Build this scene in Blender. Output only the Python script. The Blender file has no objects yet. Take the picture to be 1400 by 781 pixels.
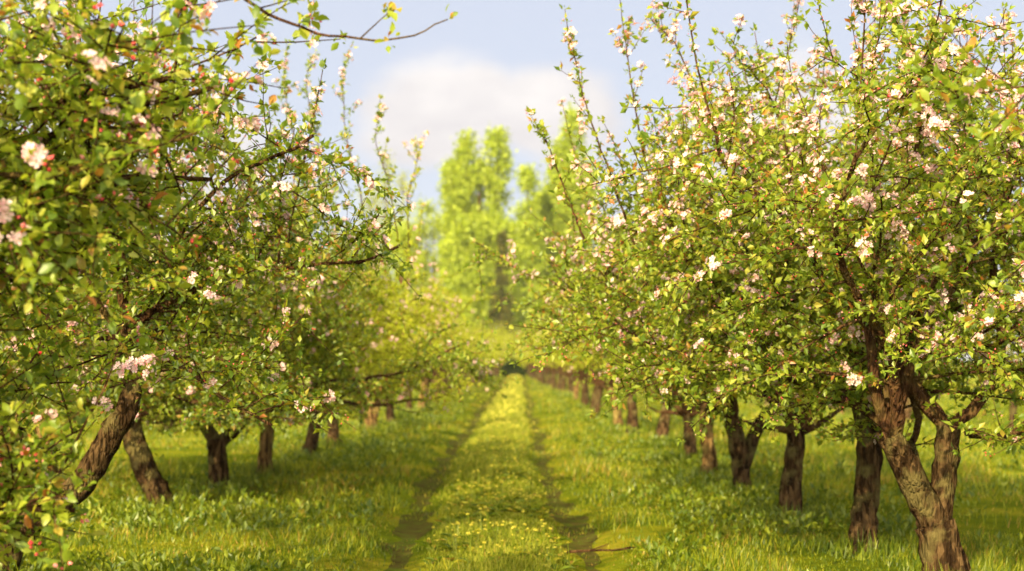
import bpy, math, random
import numpy as np

# ------------------------------------------------------------------ camera, world, sun, exposure
F = 2200.0            # focal length in photo pixels (photo 1400 wide)
CAMH = 1.6            # camera height
VX, VY = 703.0, 492.0 # where the horizon and the path's axis meet in the photo
scn = bpy.context.scene
COL = scn.collection

cam = bpy.data.cameras.new("camera")
camo = bpy.data.objects.new("camera", cam)
COL.objects.link(camo)
camo.location = (0, 0, CAMH)
camo.rotation_euler = (math.radians(90), 0, 0)
cam.sensor_width = 36.0
cam.lens = 36.0 * F / 1400.0
cam.shift_x = -(VX - 700.0) / 1400.0
cam.shift_y = (VY - 390.5) / 1400.0
cam.clip_start = 0.1
cam.clip_end = 5000
cam.dof.use_dof = True
cam.dof.focus_distance = 9.0
cam.dof.aperture_fstop = 2.1
scn.camera = camo

SUN_EL, SUN_AZ = math.radians(27), math.radians(202)   # azimuth of the sun, clockwise from +Y (ahead)
w = bpy.data.worlds.new("World"); scn.world = w; w.use_nodes = True
nt = w.node_tree; N = nt.nodes; L = nt.links
N.clear()
out = N.new("ShaderNodeOutputWorld"); bg = N.new("ShaderNodeBackground")
sky = N.new("ShaderNodeTexSky"); sky.sky_type = 'NISHITA'; sky.sun_disc = False
sky.sun_elevation = SUN_EL; sky.sun_rotation = SUN_AZ
sky.air_density = 1.0; sky.dust_density = 0.6; sky.ozone_density = 2.0; sky.altitude = 100
bg.inputs[1].default_value = 0.125
tc = N.new("ShaderNodeTexCoord")
# soft cumulus banks in the sky itself, at infinity
mp = N.new("ShaderNodeMapping"); mp.inputs['Scale'].default_value = (1.0, 1.0, 1.7)
nz = N.new("ShaderNodeTexNoise"); nz.inputs['Scale'].default_value = 13.0; nz.inputs['Detail'].default_value = 6; nz.inputs['Roughness'].default_value = 0.5
L.new(tc.outputs['Generated'], mp.inputs[0]); L.new(mp.outputs[0], nz.inputs['Vector'])
sep = N.new("ShaderNodeSeparateXYZ"); L.new(tc.outputs['Generated'], sep.inputs[0])
def wm(op, a, b=None, c=None, clamp=False):
    m = N.new("ShaderNodeMath"); m.operation = op; m.use_clamp = clamp
    for i, v in enumerate((a, b, c)):
        if v is None: continue
        if isinstance(v, (int, float)): m.inputs[i].default_value = v
        else: L.new(v, m.inputs[i])
    return m.outputs[0]
# one broad bank low over the end of the orchard: gaussian humps in direction space, broken by the noise
def hump(cx, cz, sx, sz):
    dx = wm('DIVIDE', wm('SUBTRACT', sep.outputs[0], cx), sx)
    dz = wm('DIVIDE', wm('SUBTRACT', sep.outputs[2], cz), sz)
    r2 = wm('ADD', wm('MULTIPLY', dx, dx), wm('MULTIPLY', dz, dz))
    return wm('POWER', 2.718, wm('MULTIPLY', r2, -1.0))
h = hump(-.034, .150, .052, .040)
for a in ((.026, .150, .050, .036), (-.055, .142, .05, .030), (.16, .13, .08, .055), (-.22, .12, .1, .06), (.42, .16, .15, .09), (-.5, .2, .2, .1)):
    h = wm('MAXIMUM', h, hump(*a))
den = wm('ADD', h, wm('MULTIPLY', wm('SUBTRACT', nz.outputs[0], 0.5), 1.0))
mr = N.new("ShaderNodeMapRange"); mr.interpolation_type = 'SMOOTHSTEP'
mr.inputs['From Min'].default_value = 0.30; mr.inputs['From Max'].default_value = 0.72; mr.inputs['To Max'].default_value = 0.92
L.new(den, mr.inputs['Value'])
veil = N.new("ShaderNodeMixRGB"); veil.inputs[0].default_value = 0.93; veil.inputs[2].default_value = (2.16, 2.27, 2.68, 1)
L.new(sky.outputs[0], veil.inputs[1])
nz2 = N.new("ShaderNodeTexNoise"); nz2.inputs['Scale'].default_value = 22; nz2.inputs['Detail'].default_value = 5
L.new(mp.outputs[0], nz2.inputs['Vector'])
low = wm('MULTIPLY_ADD', sep.outputs[2], 9.0, -0.95)          # undersides greyer than tops
cs = wm('ADD', wm('MULTIPLY_ADD', nz2.outputs[0], 2.2, -1.1), low, clamp=True)
cc = N.new("ShaderNodeMixRGB"); cc.inputs[1].default_value = (2.74, 2.60, 2.64, 1); cc.inputs[2].default_value = (3.4, 3.22, 3.14, 1)
L.new(cs, cc.inputs[0])
mx = N.new("ShaderNodeMixRGB"); L.new(cc.outputs[0], mx.inputs[2])
L.new(mr.outputs[0], mx.inputs[0]); L.new(veil.outputs[0], mx.inputs[1])
# added fill: the unseen sky round the sun, behind the camera, is brightened
sdir = (math.sin(SUN_AZ)*math.cos(SUN_EL), math.cos(SUN_AZ)*math.cos(SUN_EL), math.sin(SUN_EL))
dotn = N.new("ShaderNodeVectorMath"); dotn.operation = 'DOT_PRODUCT'; dotn.inputs[1].default_value = sdir
L.new(tc.outputs['Generated'], dotn.inputs[0])
fill_glow = wm('POWER', wm('MAXIMUM', dotn.outputs['Value'], 0.0), 1.5)
au = N.new("ShaderNodeMixRGB"); au.blend_type = 'ADD'; au.inputs[2].default_value = (15.5, 13.6, 9.2, 1)
L.new(fill_glow, au.inputs[0]); L.new(mx.outputs[0], au.inputs[1])
L.new(au.outputs[0], bg.inputs[0]); L.new(bg.outputs[0], out.inputs[0])

sl = bpy.data.lights.new("sun", 'SUN'); sl.energy = 4.7; sl.angle = math.radians(0.6); sl.color = (1.0, 0.84, 0.48)
so = bpy.data.objects.new("sun", sl); COL.objects.link(so)
so.rotation_euler = (math.pi/2 - SUN_EL, 0, math.pi - SUN_AZ)
so.location = (-20, -20, 30)

scn.view_settings.view_transform = 'Standard'; scn.view_settings.look = 'None'
scn.view_settings.exposure = 1.28; scn.view_settings.gamma = 1.0
scn.view_settings.use_curve_mapping = False
scn.render.engine = 'CYCLES'
cy = scn.cycles
cy.max_bounces = 9; cy.diffuse_bounces = 6; cy.glossy_bounces = 1; cy.transmission_bounces = 7; cy.transparent_max_bounces = 4
cy.caustics_reflective = False; cy.caustics_refractive = False
cy.use_denoising = True
cy.sample_clamp_indirect = 4.0

# ------------------------------------------------------------------ helpers
def at(px, py, d):
    return np.array(((px - VX) * d / F, d, CAMH + (VY - py) * d / F))

def depth(py): return F * CAMH / (py - VY)

_prng = np.random.default_rng(5)
_tab = _prng.random((256, 256))
def vnoise(x, y):
    xi = np.floor(x).astype(int); yi = np.floor(y).astype(int)
    fx = x - xi; fy = y - yi
    fx = fx*fx*(3-2*fx); fy = fy*fy*(3-2*fy)
    g = lambda a, b: _tab[a & 255, b & 255]
    return (g(xi, yi)*(1-fx) + g(xi+1, yi)*fx)*(1-fy) + (g(xi, yi+1)*(1-fx) + g(xi+1, yi+1)*fx)*fy
def fbm(x, y, o=3):
    s = 0; a = .5; t = 0
    for k in range(o):
        s = s + a*vnoise(x*2**k + 17*k, y*2**k + 31*k); t += a; a *= .5
    return s/t

def path_c(y): return np.interp(y, [0, 12, 20, 33, 60, 125, 170], [-.16, -.16, -.24, -.33, -.22, 0.0, .05])
GAUGE = 0.80
def track_dist(x, y):
    c = path_c(y) + .06*np.sin(y*.21)
    return np.minimum(np.abs(x - c - GAUGE), np.abs(x - c + GAUGE))
def gz(x, y):
    x = np.asarray(x, float); y = np.asarray(y, float)
    t = track_dist(x, y)
    z = -.095*np.exp(-(t/.27)**2) + .05*(fbm(x*.55, y*.4) - .5) + .10*(fbm(x*.09+5, y*.06, 2) - .5)
    z = z + .03*np.exp(-((x - path_c(y))/.5)**2)
    return z
def gzf(x, y): return float(gz(np.array([x]), np.array([y]))[0])

def new_mesh(name, V, loops, sizes, mats, mi=None, smooth=False):
    me = bpy.data.meshes.new(name)
    V = np.ascontiguousarray(V, np.float32)
    me.vertices.add(len(V)); me.vertices.foreach_set("co", V.ravel())
    me.loops.add(len(loops)); me.loops.foreach_set("vertex_index", np.asarray(loops, np.int32))
    sizes = np.asarray(sizes, np.int32)
    st = np.concatenate(([0], np.cumsum(sizes)[:-1])).astype(np.int32)
    me.polygons.add(len(sizes)); me.polygons.foreach_set("loop_start", st)
    try: me.polygons.foreach_set("loop_total", sizes)
    except Exception: pass
    for m in mats: me.materials.append(m)
    if mi is not None: me.polygons.foreach_set("material_index", np.asarray(mi, np.int32))
    me.polygons.foreach_set("use_smooth", np.full(len(sizes), smooth, bool))
    me.update(calc_edges=True)
    return me

class Soup:
    """collects polygons from templates and tubes"""
    def __init__(s): s.V = []; s.L = []; s.S = []; s.M = []; s.n = 0
    def add(s, V, loops, sizes, m=0):
        V = np.asarray(V, float).reshape(-1, 3)
        s.V.append(V); s.L.append(np.asarray(loops) + s.n); s.S.append(np.asarray(sizes)); s.M.append(np.full(len(sizes), m)); s.n += len(V)
    def tube(s, P, R, k=6, m=0, cap=True, rough=0, rng=None):
        P = np.asarray(P, float); R = np.asarray(R, float); n = len(P)
        T = np.gradient(P, axis=0); T /= np.linalg.norm(T, axis=1)[:, None] + 1e-9
        ref = np.array((0, 0, 1.)) if abs(T[:, 2]).mean() < .8 else np.array((1., 0, 0))
        U = np.cross(T, ref); U /= np.linalg.norm(U, axis=1)[:, None] + 1e-9
        W = np.cross(T, U)
        a = np.arange(k)*2*math.pi/k
        rr = R[:, None]*np.ones((n, k))
        if rough and rng is not None:
            s_ = np.arange(n)[:, None]; ph = rng.random(4)*6.28
            lob = 1 + rough*(.45*np.sin(a[None, :]*2 + ph[0] + s_*.13) + .40*np.sin(a[None, :]*3 + ph[1] - s_*.17) + .22*np.sin(a[None, :]*5 + ph[2] + s_*.1))
            rr = rr*lob*(1 + rough*(rng.random((n, 1)) - .5)*.35 + rough*(rng.random((n, k)) - .5)*.45)
        V = P[:, None, :] + rr[..., None]*(np.cos(a)[None, :, None]*U[:, None, :] + np.sin(a)[None, :, None]*W[:, None, :])
        i = np.arange(n-1)[:, None]; j = np.arange(k)[None, :]
        q = np.stack((i*k + j, i*k + (j+1) % k, (i+1)*k + (j+1) % k, (i+1)*k + j), -1).reshape(-1)
        sz = [4]*((n-1)*k)
        if cap:
            q = np.concatenate((q, (n-1)*k + np.arange(k))); sz = sz + [k]
        s.add(V.reshape(-1, 3), q, sz, m)
    def scatter(s, tmpl, pos, x, y, z, sc, m=0):
        tv, tl, ts = tmpl
        n = len(pos)
        if n == 0: return
        V = pos[:, None, :] + sc[:, None, None]*(tv[None, :, 0:1]*x[:, None, :] + tv[None, :, 1:2]*y[:, None, :] + tv[None, :, 2:3]*z[:, None, :])
        k = len(tv)
        q = (np.asarray(tl)[None, :] + (np.arange(n)*k)[:, None]).reshape(-1)
        s.add(V.reshape(-1, 3), q, np.tile(ts, n), m)
    def mesh(s, name, mats, smooth=False):
        if not s.V: return None
        return new_mesh(name, np.concatenate(s.V), np.concatenate(s.L), np.concatenate(s.S), mats, np.concatenate(s.M), smooth)

def tmpl(V, faces):
    return np.array(V, float), np.concatenate([np.array(f) for f in faces]), np.array([len(f) for f in faces])

LEAF_LO = tmpl([(0,0,0), (.45,.29,.07), (.45,-.29,.07), (.5,0,-.02), (1,0,-.12)], [(0,3,4,1), (0,2,4,3)])
LEAF_HI = tmpl([(0,0,0), (.2,.17,.04), (.2,0,0), (.2,-.17,.04), (.52,.30,.09), (.52,0,0), (.52,-.30,.09), (.82,.17,.03), (.82,0,-.05), (.82,-.17,.03), (1,0,-.14)],
               [(0,2,1), (0,3,2), (1,2,5,4), (2,3,6,5), (4,5,8,7), (5,6,9,8), (7,8,10), (8,9,10)])
def flower_tmpl():
    V = []; Fs = []
    for k in range(5):
        a = k*2*math.pi/5; c, s_ = math.cos(a), math.sin(a); o = len(V)
        tilt = (.0, .05, -.04, .06, -.02)[k]
        for (u, v, z) in ((.06,0,0), (.42,.26,.08), (.42,-.26,.08), (.80,.36,.24+tilt), (.80,-.36,.24+tilt), (1.0,.08,.22+tilt), (.6,0,.03)):
            V.append((u*c - v*s_, u*s_ + v*c, z))
        Fs += [(o, o+2, o+6), (o, o+6, o+1), (o+1, o+6, o+5, o+3), (o+6, o+2, o+4, o+5)]
    return tmpl(V, Fs)
FLOWER = flower_tmpl()
EYE = tmpl([(.12*math.cos(k*math.pi/3), .12*math.sin(k*math.pi/3), .05) for k in range(6)] + [(0,0,.22)], [(k, (k+1) % 6, 6) for k in range(6)])
BUD = tmpl([(0,0,-.5), (.42,0,0), (0,.42,0), (-.42,0,0), (0,-.42,0), (0,0,.62)], [(0,2,1), (0,3,2), (0,4,3), (0,1,4), (1,2,5), (2,3,5), (3,4,5), (4,1,5)])

def nrm(v): return v/(np.linalg.norm(v, axis=-1, keepdims=True) + 1e-9)
def frame(d, rng, up=(0, 0, 1.), j=.7):
    n = np.asarray(up)[None, :] + rng.normal(0, j, d.shape)
    n = nrm(n - (n*d).sum(1, keepdims=True)*d)
    return n, np.cross(n, d)

# ------------------------------------------------------------------ materials
def mat(name):
    m = bpy.data.materials.new(name); m.use_nodes = True
    t = m.node_tree; t.nodes.clear()
    return m, t, t.nodes, t.links
def ramp(nodes, stops):
    r = nodes.new("ShaderNodeValToRGB"); e = r.color_ramp.elements
    while len(e) < len(stops): e.new(.5)
    for el, (p, c) in zip(e, stops): el.position = p; el.color = (*c, 1)
    return r
def noise(nodes, links, scale, detail=4, vec=None, rough=.55):
    n = nodes.new("ShaderNodeTexNoise"); n.inputs['Scale'].default_value = scale; n.inputs['Detail'].default_value = detail; n.inputs['Roughness'].default_value = rough
    if vec is not None: links.new(vec, n.inputs['Vector'])
    return n

def leafy(name, stops, trans=.45, gloss=.05, tgain=(1.25, 1.2, .7), vary=0.0, scale=.5):
    m, t, n, l = mat(name)
    g = n.new("ShaderNodeNewGeometry")
    r = ramp(n, stops)
    fac = g.outputs['Random Per Island']
    if vary:
        p = n.new("ShaderNodeTexCoord")
        nz_ = noise(n, l, scale, 5, p.outputs['Object'], .68)
        a = n.new("ShaderNodeMath"); a.operation = 'MULTIPLY_ADD'; a.inputs[1].default_value = vary; a.inputs[2].default_value = -vary/2
        l.new(nz_.outputs[0], a.inputs[0])
        b = n.new("ShaderNodeMath"); b.operation = 'ADD'; b.use_clamp = True
        l.new(fac, b.inputs[0]); l.new(a.outputs[0], b.inputs[1]); fac = b.outputs[0]
    l.new(fac, r.inputs[0])
    d = n.new("ShaderNodeBsdfDiffuse"); l.new(r.outputs[0], d.inputs[0])
    tr = n.new("ShaderNodeBsdfTranslucent")
    mul = n.new("ShaderNodeMixRGB"); mul.blend_type = 'MULTIPLY'; mul.inputs[0].default_value = 1; mul.inputs[2].default_value = (*tgain, 1)
    l.new(r.outputs[0], mul.inputs[1]); l.new(mul.outputs[0], tr.inputs[0])
    mx_ = n.new("ShaderNodeMixShader"); mx_.inputs[0].default_value = trans
    l.new(d.outputs[0], mx_.inputs[1]); l.new(tr.outputs[0], mx_.inputs[2])
    last = mx_.outputs[0]
    if gloss:
        gl = n.new("ShaderNodeBsdfGlossy"); gl.inputs['Roughness'].default_value = .42; gl.inputs[0].default_value = (.9, .9, .8, 1)
        m2 = n.new("ShaderNodeMixShader"); m2.inputs[0].default_value = gloss
        l.new(last, m2.inputs[1]); l.new(gl.outputs[0], m2.inputs[2]); last = m2.outputs[0]
    o = n.new("ShaderNodeOutputMaterial"); l.new(last, o.inputs[0])
    return m

M = {}
M['leaf'] = leafy("apple leaf", [(0, (.10,.17,.014)), (.35, (.215,.295,.024)), (.75, (.34,.39,.035)), (.93, (.45,.43,.06)), (1, (.40,.15,.03))], .55, .03, vary=.35, scale=.9)
M['leaf_dark'] = leafy("shaded apple leaf", [(0, (.075,.14,.010)), (.5, (.185,.25,.014)), (.9, (.33,.36,.020)), (1, (.36,.13,.03))], .55, .04, vary=.3, scale=.9)  # darker leaf copy: shade on the near left crowns is put into the colour
M['leaf_far'] = leafy("sunlit distant apple leaf", [(0, (.25,.29,.02)), (.5, (.41,.45,.035)), (1, (.53,.54,.06))], .55, 0, vary=.35, scale=.6)  # lighter leaf copy: sunlight on crowns further off is put into the colour
M['petal'] = leafy("apple petal", [(0, (.72,.37,.40)), (.45, (.76,.52,.53)), (1, (.80,.65,.63))], .35, 0, (1.05, .97, .95))
M['bud'] = leafy("pink flower bud", [(0, (.58,.03,.04)), (.55, (.66,.12,.12)), (1, (.75,.40,.38))], .2, .04, (1, 1, 1))
M['eye'] = leafy("flower stamens", [(0, (.6,.5,.12)), (1, (.65,.58,.25))], .2, 0, (1, 1, 1))
M['poplar'] = leafy("poplar leaf", [(0, (.22,.29,.02)), (.5, (.36,.44,.03)), (1, (.48,.54,.05))], .5, .02, vary=.4, scale=.12)
M['spruce'] = leafy("spruce needles", [(0, (.04,.05,.012)), (.6, (.085,.09,.016)), (1, (.13,.11,.02))], .15, 0)
M['bush'] = leafy("dark bush leaf", [(0, (.018,.035,.010)), (1, (.05,.075,.014))], .2, 0)
M['grass'] = leafy("meadow grass", [(0, (.045,.085,.006)), (.38, (.12,.17,.008)), (.72, (.235,.265,.011)), (.93, (.38,.345,.02)), (1, (.38,.23,.045))], .42, .02, (1.2, 1.15, .7), vary=1.5, scale=.6)
M['herb'] = leafy("meadow herb", [(0, (.06,.105,.006)), (.6, (.14,.185,.008)), (1, (.25,.28,.012))], .4, .03, vary=.5, scale=.5)
M['grass_gold'] = leafy("flowering path grass", [(0, (.12,.165,.012)), (.45, (.24,.26,.024)), (1, (.38,.37,.06))], .35, 0, (1.15, 1.05, .7), vary=.3, scale=.6)
M['yellow'] = leafy("dandelion florets", [(0, (.58,.50,.05)), (1, (.68,.60,.12))], .2, 0, (1, 1, 1))

def bark(name, dark, mid, light, lich):
    m, t, n, l = mat(name)
    p = n.new("ShaderNodeTexCoord")
    mpn = n.new("ShaderNodeMapping"); mpn.inputs['Scale'].default_value = (1, 1, .22); l.new(p.outputs['Object'], mpn.inputs[0])
    a = noise(n, l, 26, 6, mpn.outputs[0], .65)
    v = n.new("ShaderNodeTexVoronoi"); v.inputs['Scale'].default_value = 38; v.feature = 'DISTANCE_TO_EDGE'; l.new(mpn.outputs[0], v.inputs['Vector'])
    r = ramp(n, [(.25, dark), (.5, mid), (.75, light)]); l.new(a.outputs[0], r.inputs[0])
    vc = n.new("ShaderNodeTexVoronoi"); vc.inputs['Scale'].default_value = 30; l.new(mpn.outputs[0], vc.inputs['Vector'])
    sv = n.new("ShaderNodeSeparateColor"); l.new(vc.outputs['Color'], sv.inputs[0])
    pa = n.new("ShaderNodeMath"); pa.operation = 'MULTIPLY_ADD'; pa.inputs[1].default_value = .45; l.new(sv.outputs[0], pa.inputs[0])
    po = n.new("ShaderNodeMath"); po.operation = 'SUBTRACT'; po.inputs[1].default_value = .22; l.new(a.outputs[0], po.inputs[0]); l.new(po.outputs[0], pa.inputs[2])
    l.new(pa.outputs[0], r.inputs[0])
    b = noise(n, l, 5, 5, p.outputs['Object'])
    rb = ramp(n, [(.5, (0, 0, 0)), (.62, (1, 1, 1))]); l.new(b.outputs[0], rb.inputs[0])
    mxn = n.new("ShaderNodeMixRGB"); mxn.inputs[2].default_value = (*lich, 1); l.new(rb.outputs[0], mxn.inputs[0]); l.new(r.outputs[0], mxn.inputs[1])
    bs = n.new("ShaderNodeBsdfDiffuse"); l.new(mxn.outputs[0], bs.inputs[0]); bs.inputs['Roughness'].default_value = .8
    ad = n.new("ShaderNodeMath"); ad.operation = 'MULTIPLY_ADD'; ad.inputs[1].default_value = 1.6
    l.new(v.outputs[0], ad.inputs[0]); l.new(a.outputs[0], ad.inputs[2])
    bp = n.new("ShaderNodeBump"); bp.inputs['Strength'].default_value = 1.0; bp.inputs['Distance'].default_value = .05; l.new(ad.outputs[0], bp.inputs['Height'])
    l.new(bp.outputs[0], bs.inputs['Normal'])
    o = n.new("ShaderNodeOutputMaterial"); l.new(bs.outputs[0], o.inputs[0])
    return m
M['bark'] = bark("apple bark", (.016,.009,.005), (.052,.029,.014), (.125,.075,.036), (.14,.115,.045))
M['bark_dark'] = bark("shaded dark bark", (.016,.009,.005), (.046,.026,.012), (.11,.066,.03), (.115,.09,.034))  # left trunks' shade is put into this darker brown; low-forked right trunk shares it
M['bark_light'] = bark("sunlit lichened bark", (.045,.025,.011), (.15,.085,.032), (.29,.18,.07), (.29,.22,.07))  # paler bark copy: sunlight on the bright trunks is put into the colour
M['twig'] = bark("twig bark", (.030,.014,.008), (.075,.036,.018), (.12,.065,.028), (.12,.08,.03))

def ground_mat():
    m, t, n, l = mat("meadow turf")
    p = n.new("ShaderNodeTexCoord")
    a = noise(n, l, .55, 5, p.outputs['Object']); b = noise(n, l, 9, 5, p.outputs['Object'], .7)
    r = ramp(n, [(.3, (.045,.065,.005)), (.5, (.10,.12,.006)), (.66, (.19,.17,.012)), (.78, (.19,.11,.028))])
    ad = n.new("ShaderNodeMath"); ad.operation = 'MULTIPLY_ADD'; ad.inputs[1].default_value = .5; l.new(b.outputs[0], ad.inputs[0])
    sb = n.new("ShaderNodeMath"); sb.operation = 'SUBTRACT'; sb.inputs[1].default_value = .25; l.new(a.outputs[0], sb.inputs[0]); l.new(sb.outputs[0], ad.inputs[2])
    l.new(ad.outputs[0], r.inputs[0])
    bs = n.new("ShaderNodeBsdfDiffuse"); l.new(r.outputs[0], bs.inputs[0])
    bp = n.new("ShaderNodeBump"); bp.inputs['Strength'].default_value = .8; bp.inputs['Distance'].default_value = .05; l.new(b.outputs[0], bp.inputs['Height']); l.new(bp.outputs[0], bs.inputs['Normal'])
    o = n.new("ShaderNodeOutputMaterial"); l.new(bs.outputs[0], o.inputs[0])
    return m
M['ground'] = ground_mat()
def soil_mat():
    m, t, n, l = mat("bare soil")
    p = n.new("ShaderNodeTexCoord")
    b = noise(n, l, 6, 6, p.outputs['Object'], .7)
    r = ramp(n, [(.32, (.042,.033,.010)), (.48, (.070,.058,.014)), (.60, (.065,.085,.010))]); l.new(b.outputs[0], r.inputs[0])
    bs = n.new("ShaderNodeBsdfDiffuse"); l.new(r.outputs[0], bs.inputs[0])
    bp = n.new("ShaderNodeBump"); bp.inputs['Distance'].default_value = .03; l.new(b.outputs[0], bp.inputs['Height']); l.new(bp.outputs[0], bs.inputs['Normal'])
    o = n.new("ShaderNodeOutputMaterial"); l.new(bs.outputs[0], o.inputs[0])
    return m
M['soil'] = soil_mat()

# ------------------------------------------------------------------ setting: ground, path, grass
def link(name, me, parent=None, loc=None):
    o = bpy.data.objects.new(name, me); COL.objects.link(o)
    if parent is not None: o.parent = parent
    if loc is not None: o.location = loc
    return o
def thing(name, label, cat, loc, group=None, rz=0, sc=1):
    o = bpy.data.objects.new(name, None); COL.objects.link(o)
    o.empty_display_size = .2; o.location = loc; o.rotation_euler = (0, 0, rz); o.scale = (sc, sc, sc)
    o['label'] = label; o['category'] = cat
    if group: o['group'] = group
    return o

def sheet(name, xs, ys, zf, m):
    X, Y = np.meshgrid(xs, ys); Z = zf(X, Y)
    V = np.stack((X, Y, Z), -1).reshape(-1, 3); nx, ny = len(xs), len(ys)
    i = np.arange(ny-1)[:, None]*nx; j = np.arange(nx-1)[None, :]
    q = np.stack((i+j, i+j+1, i+j+1+nx, i+j+nx), -1).reshape(-1)
    return link(name, new_mesh(name, V, q, np.full((nx-1)*(ny-1), 4), [m], smooth=True))
xs = np.concatenate((-np.geomspace(900, 13, 16), np.arange(-12, 12.01, .12), np.geomspace(13, 900, 16)))
ys = np.concatenate((np.linspace(-60, 4, 10), np.arange(5, 60, .25), np.arange(60, 180, 1.0), np.geomspace(180, 2500, 14)))
g = sheet("ground", xs, ys, gz, M['ground']); g['kind'] = 'structure'

# the two worn wheel tracks
sp = Soup(); yy = np.arange(5, 160, .2)
for sgn in (-1, 1):
    c = path_c(yy) + .06*np.sin(yy*.21) + sgn*GAUGE
    wl = .10 + .26*1.5*(fbm(yy*1.4 + 40*sgn, yy*.13) - .45); wr = .10 + .26*1.5*(fbm(yy*1.3 + 90*sgn, yy*.17 + 3) - .45)
    cols = [c - wl, c - wl*.4, c + wr*.4, c + wr]
    V = np.stack([np.stack((x, yy, gz(x, yy) + .006), -1) for x in cols], 1)
    n_ = len(yy); i = np.arange(n_-1)[:, None]*4; j = np.arange(3)[None, :]
    q = np.stack((i+j, i+j+1, i+j+5, i+j+4), -1).reshape(-1)
    sp.add(V.reshape(-1, 3), q, [4]*((n_-1)*3))
pth = link("path", sp.mesh("path", [M['soil']], True)); pth['kind'] = 'structure'

BLADE = tmpl([(0,-.5,0), (0,.5,0), (.03,.38,.5), (.03,-.38,.5), (.28,0,1)], [(0,1,2,3), (3,2,4)])
def grass_patch(name, n, seed, dmin, dmax, hmul, xfun, m, keep, wmul=1.0):
    r = np.random.default_rng(seed)
    d = dmin*(dmax/dmin)**r.random(n)
    x = xfun(r, d)
    k = keep(x, d, r); x = x[k]; d = d[k]
    # blades grow in tufts
    tuft = (fbm(x*1.7 + 9, d*1.1, 3)); big = fbm(x*.35 + 70, d*.22 + 8, 2)
    ht = np.clip(track_dist(x, d)/.34, .26 + .3*fbm(x*2 + 4, d*.8, 2), 1)*hmul*(.028 + .19*np.clip(tuft - .33, 0, 1)*(.35 + big)*1.5)*(.6 + .8*r.random(len(x)))*np.clip((d/14)**.25, 1, 1.7)
    wd = .0075*wmul*(d/12)**.85*(.7 + .6*r.random(len(x)))
    a = r.random(len(x))*2*math.pi
    lean = r.normal(0, .32, (len(x), 2))
    up = nrm(np.stack((lean[:, 0] + .08, lean[:, 1], np.ones(len(x))), -1))
    s_ = np.stack((np.cos(a), np.sin(a), 0*a), -1)
    f_ = np.cross(s_, up)
    P = np.stack((x, d, gz(x, d) - .004), -1)
    S = Soup(); tv, tl, ts = BLADE
    V = P[:, None, :] + f_[:, None, :]*(tv[None, :, 0:1]*ht[:, None, None]) + s_[:, None, :]*(tv[None, :, 1:2]*wd[:, None, None]) + up[:, None, :]*(tv[None, :, 2:3]*ht[:, None, None])
    q = (tl[None, :] + (np.arange(len(x))*5)[:, None]).reshape(-1)
    S.add(V.reshape(-1, 3), q, np.tile(ts, len(x)))
    o = link(name, S.mesh(name, [m])); o['kind'] = 'stuff'
    return o
bare = lambda x, d: fbm(x*.42 + 33, d*.30 + 12, 3)
def keep_side(x, d, r):
    t = track_dist(x, d); u = r.random(len(x))
    mid = np.abs(x - path_c(d)) < GAUGE - .1
    k = (t > .07 + .26*u*u) | (r.random(len(x)) < .9)
    k = k & ~(mid & (u < .45))
    return k & ((bare(x, d) < .60) | (u > .8))
grass_patch("grass", 420000, 1, 8.0, 175, 1.0, lambda r, d: (r.random(len(d))*2 - 1)*(.40*d + 2.2), M['grass'], keep_side)
def keep_mid(x, d, r):
    return (track_dist(x, d) > .06 + .26*r.random(len(x)))
grass_patch("path_grass", 75000, 2, 8.0, 170, .75, lambda r, d: path_c(d) + np.clip(r.normal(0, .42, len(d)), -.78, .78), M['grass_gold'], keep_mid)

# broad-leaved herbs in clumps between the rows
def herbs(n, seed):
    r = np.random.default_rng(seed)
    d = 9*(70/9)**r.random(n); x = np.where(r.random(n) < .6, np.where(r.random(n) < .5, r.normal(2.7, .8, n), r.normal(-3.2, 1.0, n)), (r.random(n)*2 - 1)*(.40*d + 2))
    k = (track_dist(x, d) > .35) & (np.abs(x - path_c(d)) > 1.0) & (fbm(x*.9 + 60, d*.6 + 3, 3) > .50); x, d = x[k], d[k]; n = len(x)
    ix = np.repeat(np.arange(n), 9); m = len(ix)
    dr = nrm(r.normal(0, .55, (m, 3)) + np.array((0, 0, .75))); dr[:, 2] = np.abs(dr[:, 2]) + .1; dr = nrm(dr)
    nn, yy_ = frame(dr, r, j=.4)
    P = np.stack((x[ix], d[ix], gz(x[ix], d[ix])), -1) + np.stack((r.normal(0, .05, m), r.normal(0, .05, m), r.uniform(0, .13, m)), -1)
    S = Soup(); S.scatter(LEAF_LO, P, dr, yy_*.8, nn, r.uniform(.04, .10, m)*np.clip((d[ix]/14)**.3, 1, 1.6))
    o = link("undergrowth", S.mesh("undergrowth", [M['herb']])); o['kind'] = 'stuff'
herbs(7500, 77)

# ------------------------------------------------------------------ apple trees
def curve(p, d, length, n, rng, bend=(0, 0, 0), wob=.15):
    P = [np.array(p, float)]; d = nrm(np.array(d, float)); st = length/n
    for i in range(n):
        d = nrm(d + np.array(bend)*st + rng.normal(0, wob, 3)*math.sqrt(st))
        P.append(P[-1] + d*st)
    return np.array(P)
def lerp_at(P, t):
    f = t*(len(P)-1); i = min(int(f), len(P)-2); u = f - i
    return P[i]*(1-u) + P[i+1]*u, nrm(P[i+1] - P[i])
def azel(az, el): return np.array((math.cos(az)*math.cos(el), math.sin(az)*math.cos(el), math.sin(el)))

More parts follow.
